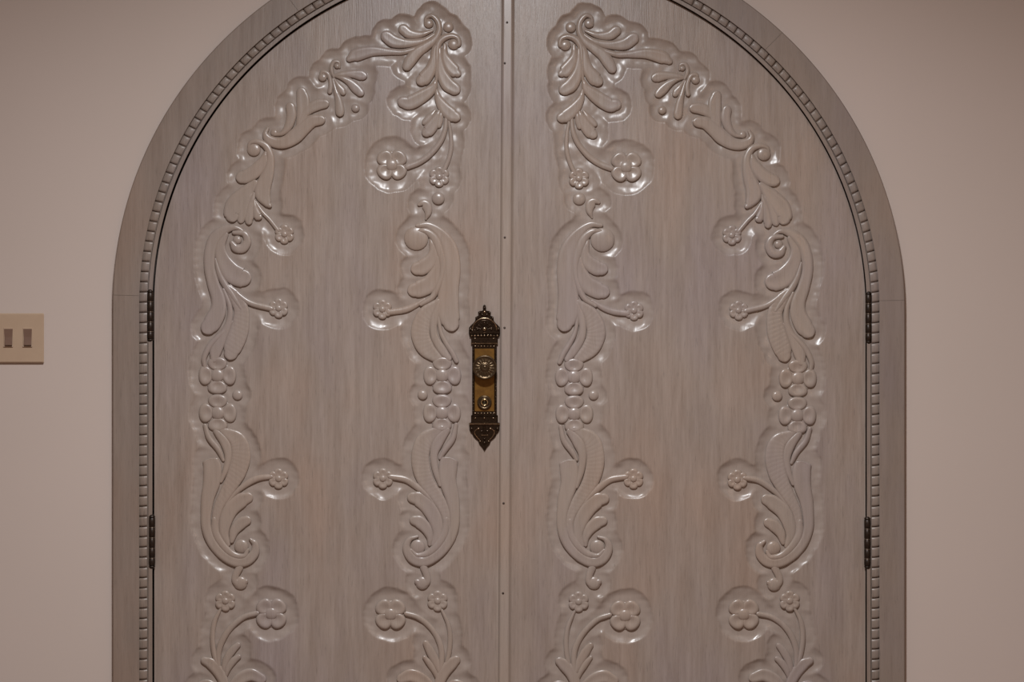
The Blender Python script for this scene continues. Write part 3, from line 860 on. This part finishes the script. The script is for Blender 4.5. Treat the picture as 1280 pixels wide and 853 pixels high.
# ------------------------------------------------------------------ astragal with nails on the left leaf
def build_astragal():
    ys = np.linspace(-48, PYF - 3, 60)
    c = seam_x(ys)
    prof = [(-10.5, 0.004), (-10.3, -0.0005), (-8.6, -0.0008), (-7.8, -0.0035), (-6.2, -0.0075), (-5.0, -0.0085), (3.6, -0.0085), (4.8, -0.0075), (6.6, -0.003), (8.0, -0.0006), (8.2, 0.004)]
    V = np.stack([P(c + o_, ys, d_ + 0 * ys) for o_, d_ in prof], 1)
    n, k = V.shape[:2]
    F = [tuple(q) for q in grid_faces(n, k, 0, True)]
    F += [tuple(range(k)), tuple((n - 1) * k + j for j in range(k))[::-1]]
    return part('astragal', V.reshape(-1, 3), F, 'carving', door_l, False)
ast = build_astragal()
for ny_, dx in ((28, -1.4), (79, -4.0), (297, -2.8), (410, -2.5), (629.5, -2.5), (742, -2.6)):
    V, F = lathe_px(float(seam_x(ny_)) + dx, ny_, [(1.5, -0.0080), (1.4, -0.0092), (0.8, -0.0097), (0.3, -0.0097)], 10)
    part('nail', V, F, 'nail', ast)

# ------------------------------------------------------------------ hinges
def hinge(door, cx, y0, y1):
    n = 16
    th = np.arange(n) * 2 * math.pi / n
    def barrel(prof, yy0):
        V = []
        for (r, y) in prof:
            base = P(cx, y, -0.0085)
            V.append(base[None] + np.stack([r * S * np.cos(th), -r * S * np.sin(th), 0 * th], -1))
        V = np.concatenate(V)
        F = [tuple(q) for q in grid_faces(len(prof), n, 0, True)]
        F += [tuple(range(n))[::-1], tuple((len(prof) - 1) * n + i for i in range(n))]
        return V, F
    V, F = barrel([(2.0, y0 + 2.5), (2.0, y1 - 2.5)], 0)
    h = part('hinge', V, F, 'hinge', door)
    tag(h, 'dark iron butt hinge with ringed knuckles')
    H = y1 - y0
    cuts = [y0 + 4, y0 + H * .24, y0 + H * .43, y0 + H * .62, y0 + H * .80, y1 - 4]
    for a, b in zip(cuts[:-1], cuts[1:]):
        V, F = barrel([(3.0, a + .1), (3.9, a + .9), (4.0, (a + b) / 2), (3.9, b - .9), (3.0, b - .1)], 0)
        part('knuckle', V, F, 'hinge', h)
    for c in cuts[1:-1]:
        V, F = barrel([(3.2, c - .7), (4.05, c - .3), (4.05, c + .3), (3.2, c + .7)], 0)
        part('knuckle_ring', V, F, 'hinge_ring', h)
    for c, sgn in ((y0 + 4, -1), (y1 - 4, 1)):
        pr = [(3.8, c), (3.9, c + sgn * 1.2), (2.8, c + sgn * 2.6), (2.2, c + sgn * 3.2), (1.0, c + sgn * 4.0)]
        V, F = barrel(pr if sgn > 0 else pr[::-1], 0)
        part('pin_tip', V, F, 'hinge', h)
    return h
hinge(door_l, 188.0, 361.5, 428); hinge(door_l, 190.0, 643, 711.5)
hinge(door_r, 1085.6, 364, 430.5); hinge(door_r, 1084.2, 645.5, 712)

# ------------------------------------------------------------------ lock plate
LX = 605.6
def sym(half):
    r = [(LX + w, y) for y, w in half]
    l = [(LX - w, y) for y, w in half[::-1]]
    return np.array(r + l)
half = [(381.2, .5), (382.6, 1.7), (385, 2.1), (387.6, 1.8), (388.6, 2.6), (389, 6.2), (390.2, 7.6), (392, 7.9), (393.5, 7.0), (395, 8.0), (396, 10.4), (398, 11.3), (400.5, 11.6),
        (402.5, 12.6), (404.5, 14.3), (407, 17.2), (409.5, 19.2), (414, 19.6), (417.5, 19.5), (420.2, 18.2), (421.5, 16.7), (429.5, 16.7), (430.8, 15.4), (519, 15.4), (520, 16.8), (528.2, 16.8),
        (529.0, 19.0), (531, 19.0), (537, 18.8), (541, 17.2), (542.5, 15.2), (546, 13.6), (549, 10.8), (551.2, 7.9), (554, 6.9), (555.8, 6.2), (558.5, 3.8), (561.5, 1.6), (563.8, .4)]
V, F = poly_extrude_px(sym(half), -0.0042, 0.001, 0.5)
lock = part('lock_plate', V, F, 'bronze', door_l, False)
tag(lock, 'ornate aged bronze and brass lock plate with round knob')
def sub(name, vf, mat, smooth=False):
    return part(name, vf[0], vf[1], mat, lock, smooth)
sub('brass_field', box_px(LX - 12.4, 436, LX + 12.4, 514.6, -0.0052, -0.003, .4), 'brass')
# mouldings
sub('cornice', box_px(LX - 19.2, 415.4, LX + 19.2, 417.6, -0.0085, -0.003, .6), 'bronze')
sub('cornice', box_px(LX - 18.6, 418.2, LX + 18.6, 421.4, -0.0070, -0.003, .8), 'bronze')
sub('cornice', box_px(LX - 16.9, 428.4, LX + 16.9, 430.4, -0.0075, -0.003, .6), 'bronze_edge')
sub('cornice', box_px(LX - 19.2, 529.0, LX + 19.2, 531.2, -0.0085, -0.003, .6), 'bronze_edge')
sub('cornice', box_px(LX - 16.6, 519.2, LX + 16.6, 520.8, -0.0065, -0.003, .5), 'bronze')
for sx in (-1, 1):
    sub('side_border', box_px(LX + sx * 14.1 - 1.1, 431, LX + sx * 14.1 + 1.1, 519, -0.0066, -0.003, .5), 'bronze')
def tube_px(path, r, dc, n=8):
    path = np.asarray(path, float)
    t = np.gradient(path, axis=0); t /= np.linalg.norm(t, axis=1)[:, None] + 1e-9
    nr = np.stack([-t[:, 1], t[:, 0]], -1)
    th = np.arange(n) * 2 * math.pi / n
    V = []
    for p, q in zip(path, nr):
        V.append(P(p[0] + q[0] * r * np.cos(th), p[1] + q[1] * r * np.cos(th), dc - r * S * np.sin(th)))
    V = np.concatenate(V)
    F = [tuple(x) for x in grid_faces(len(path), n, 0, True)] + [tuple(range(n)), tuple((len(path) - 1) * n + i for i in range(n))]
    return V, F
ang = np.linspace(math.pi, 2 * math.pi, 30)
sub('lunette_rim', tube_px(np.stack([LX + 15.4 * np.cos(ang), 413.6 + 15.6 * np.sin(ang)], -1), 1.0, -0.0048), 'bronze_edge', True)
ang2 = np.linspace(math.pi, 2 * math.pi, 24)
sub('lunette_rim', tube_px(np.stack([LX + 12.6 * np.cos(ang2), 413.6 + 12.8 * np.sin(ang2)], -1), .6, -0.0045), 'bronze', True)
def dome_at(x, y, r, d0, h, n=12):
    return lathe_px(x, y, [(r, d0), (r * .92, d0 - h * .5), (r * .7, d0 - h * .82), (r * .35, d0 - h * .98), (r * .1, d0 - h)], n)
# shell in the lunette
for k in range(7):
    a = math.radians(180 + 15 + 25 * k)
    p0 = np.array([LX + 3.2 * math.cos(a), 412.8 + 3.2 * math.sin(a)]); p1 = np.array([LX + 10.4 * math.cos(a), 412.8 + 10.4 * math.sin(a)])
    sub('shell_rib', tube_px(np.linspace(p0, p1, 6), .95, -0.0045, 6), 'bronze', True)
sub('shell_boss', dome_at(LX, 411.6, 3.0, -0.0042, 0.004), 'bronze_edge', True)
for sx in (-1, 1):
    sub('shell_boss', dome_at(LX + sx * 8.6, 412.2, 1.6, -0.0042, 0.003), 'bronze', True)
    sub('corner_scroll', dome_at(LX + sx * 17.3, 411.8, 2.2, -0.0042, 0.0035), 'bronze', True)
    sub('crest_scroll', dome_at(LX + sx * 6.2, 391.2, 1.9, -0.0040, 0.003), 'bronze', True)
    sub('crest_scroll', dome_at(LX + sx * 9.8, 397.8, 1.9, -0.0040, 0.003), 'bronze', True)
    sub('crest_scroll', dome_at(LX + sx * 3.0, 393.6, 1.7, -0.0040, 0.0025), 'bronze', True)
sub('finial', dome_at(LX, 385, 1.7, -0.0040, 0.0035), 'bronze', True)
sub('finial', dome_at(LX, 390.2, 1.9, -0.0040, 0.0035), 'bronze_edge', True)
# rows of small beads
for yy in (433.2, 517.0):
    for k in range(7):
        sub('pearl', dome_at(LX - 11.7 + 3.9 * k, yy, 1.25, -0.0042, 0.0028, 10), 'bronze_edge', True)
for k in range(9):
    sub('pearl', dome_at(LX - 16 + 4.0 * k, 419.8, 1.3, -0.0068, 0.0022, 10), 'bronze_edge', True)
for k in range(19):
    for sx in (-1, 1):
        sub('pearl', dome_at(LX + sx * 14.1, 438 + 4.2 * k, .9, -0.0064, 0.0012, 8), 'bronze', True)
for yy, xs_ in ((423.4, (-11.4, 11.4)), (523.0, (-11.6, -.2, 11.2))):
    for x_ in xs_:
        sub('stud', dome_at(LX + x_, yy, 1.3, -0.0042, 0.0028, 12), 'bronze_edge', True)
# lower ornament
for sx in (-1, 1):
    pth = catmull([(LX + sx * 7.2, 535.2, 1), (LX + sx * 11.2, 538.2, 1), (LX + sx * 12.4, 541.5, 1), (LX + sx * 9.6, 546.5, 1), (LX + sx * 5.6, 550.6, 1)], .9)[:, :2]
    sub('scroll_strap', tube_px(pth, .8, -0.0048), 'bronze_edge', True)
    sub('corner_scroll', dome_at(LX + sx * 16.2, 536.4, 2.2, -0.0042, 0.0035), 'bronze', True)
    sub('corner_scroll', dome_at(LX + sx * 7.6, 536.2, 1.7, -0.0042, 0.0035), 'bronze_edge', True)
    sub('leaf_tip', dome_at(LX + sx * 3.6, 539.6, 1.8, -0.0042, 0.0028), 'bronze', True)
    sub('crest_scroll', dome_at(LX + sx * 5.6, 551.8, 1.3, -0.0042, 0.0026), 'bronze_edge', True)
sub('urn', tube_px([(LX, 532.5), (LX, 536), (LX, 540), (LX, 543.5)], 1.1, -0.0045), 'bronze', True)
sub('urn', box_px(LX - 4.4, 543.4, LX + 4.4, 545.0, -0.0072, -0.003, .5), 'bronze_edge')
sub('finial', dome_at(LX, 549.4, 1.7, -0.0042, 0.003), 'bronze', True)
sub('finial', dome_at(LX, 554.2, 2.3, -0.0042, 0.003), 'bronze', True)
# knob
kp = [(6.5, -0.004), (6.0, -0.012), (5.6, -0.022), (8.0, -0.027), (13.6, -0.031), (15.1, -0.036), (15.1, -0.040), (14.4, -0.0425), (13.2, -0.0422), (12.6, -0.0405),
      (11.4, -0.0405), (9.0, -0.0425), (6.6, -0.0425), (6.0, -0.0415), (5.2, -0.0435), (4.0, -0.0450), (2.4, -0.0450), (2.0, -0.0445), (1.4, -0.0465), (.5, -0.0470)]
kp = [(r_, d_ if d_ > -0.006 else -0.004 + (d_ + 0.004) * 0.62) for r_, d_ in kp]
sub('knob', lathe_px(606.0, 459.4, kp, 72, (0.0010, (10, 11, 12), 18)), 'bronze_knob' if 'bronze_knob' in M else 'bronze_edge', True)
# cylinder lock below the knob
cp = [(9.0, -0.005), (9.0, -0.0085), (8.3, -0.0105), (6.9, -0.0108), (6.2, -0.0095), (5.4, -0.0095), (4.6, -0.0125), (3.6, -0.0130), (3.0, -0.0118), (2.6, -0.0095), (.5, -0.0095)]
cyl = sub('lock_cylinder', lathe_px(605.6, 503.4, cp, 40), 'bronze_knob', True)
sub('cylinder_ring', lathe_px(605.6, 503.2, [(4.7, -0.010), (4.5, -0.0135), (3.7, -0.0142), (3.0, -0.0130), (2.8, -0.011)], 28), 'brass_bright', True)
sub('keyhole', box_px(605.0, 502.4, 606.3, 508.6, -0.0133, -0.0090), 'hinge')

# ------------------------------------------------------------------ light switch
sw = bpy.data.objects.new('light_switch', None); COL.objects.link(sw)
sw.location = tuple(P(22, 454, 0)); WPOS[sw.name] = P(22, 454, 0)
tag(sw, 'almond double light switch plate on the wall left of the door', 'light switch')
px0, px1, py0, py1 = -11.0, 55.0, 391.8, 454.0
def wall_part(name, vf, mat, smooth=False, parent=sw): return part(name, vf[0], vf[1], mat, parent, smooth)
rr = []
for cxx, cyy, a0 in ((px1 - 1.6, py0 + 1.6, -90), (px1 - 1.6, py1 - 1.6, 0), (px0 + 1.6, py1 - 1.6, 90), (px0 + 1.6, py0 + 1.6, 180)):
    for k in range(5):
        a = math.radians(a0 + 22.5 * k)
        rr.append((cxx + 1.6 * math.cos(a), cyy + 1.6 * math.sin(a)))
wall_part('cover_plate', poly_extrude_px(rr, -0.0075, 0.0005, 1.5), 'plate')
for cxx in (10.6, 34.6):
    bz = wall_part('bezel', box_px(cxx - 6.4, 410.0, cxx + 6.2, 433.6, -0.0082, -0.005, .4), 'plate')
    # rocker: tilted wedge, wider at the top, pushed in at the top
    def rk(x0_, x1_, y_, dd): return [P(x0_, y_, dd), P(x1_, y_, dd)]
    v = np.array([P(cxx - 5.6, 411.4, -0.0086), P(cxx + 5.2, 411.4, -0.0086), P(cxx + 4.9, 421.5, -0.0095), P(cxx - 4.8, 421.5, -0.0095),
                  P(cxx + 4.6, 431.6, -0.0150), P(cxx - 4.5, 431.6, -0.0150),
                  P(cxx + 4.6, 432.4, -0.0078), P(cxx - 4.5, 432.4, -0.0078), P(cxx + 5.2, 411.2, -0.0070), P(cxx - 5.6, 411.2, -0.0070)])
    fcs = [(0, 1, 2, 3), (3, 2, 4, 5), (5, 4, 6, 7), (9, 8, 1, 0), (1, 8, 6, 4, 2), (9, 0, 3, 5, 7), (8, 9, 7, 6)]
    wall_part('rocker', (v, fcs), 'toggle')
    wall_part('rocker_ledge', box_px(cxx - 6.4, 432.5, cxx + 5.6, 434.0, -0.0100, -0.006, .3), 'toggle_bezel')
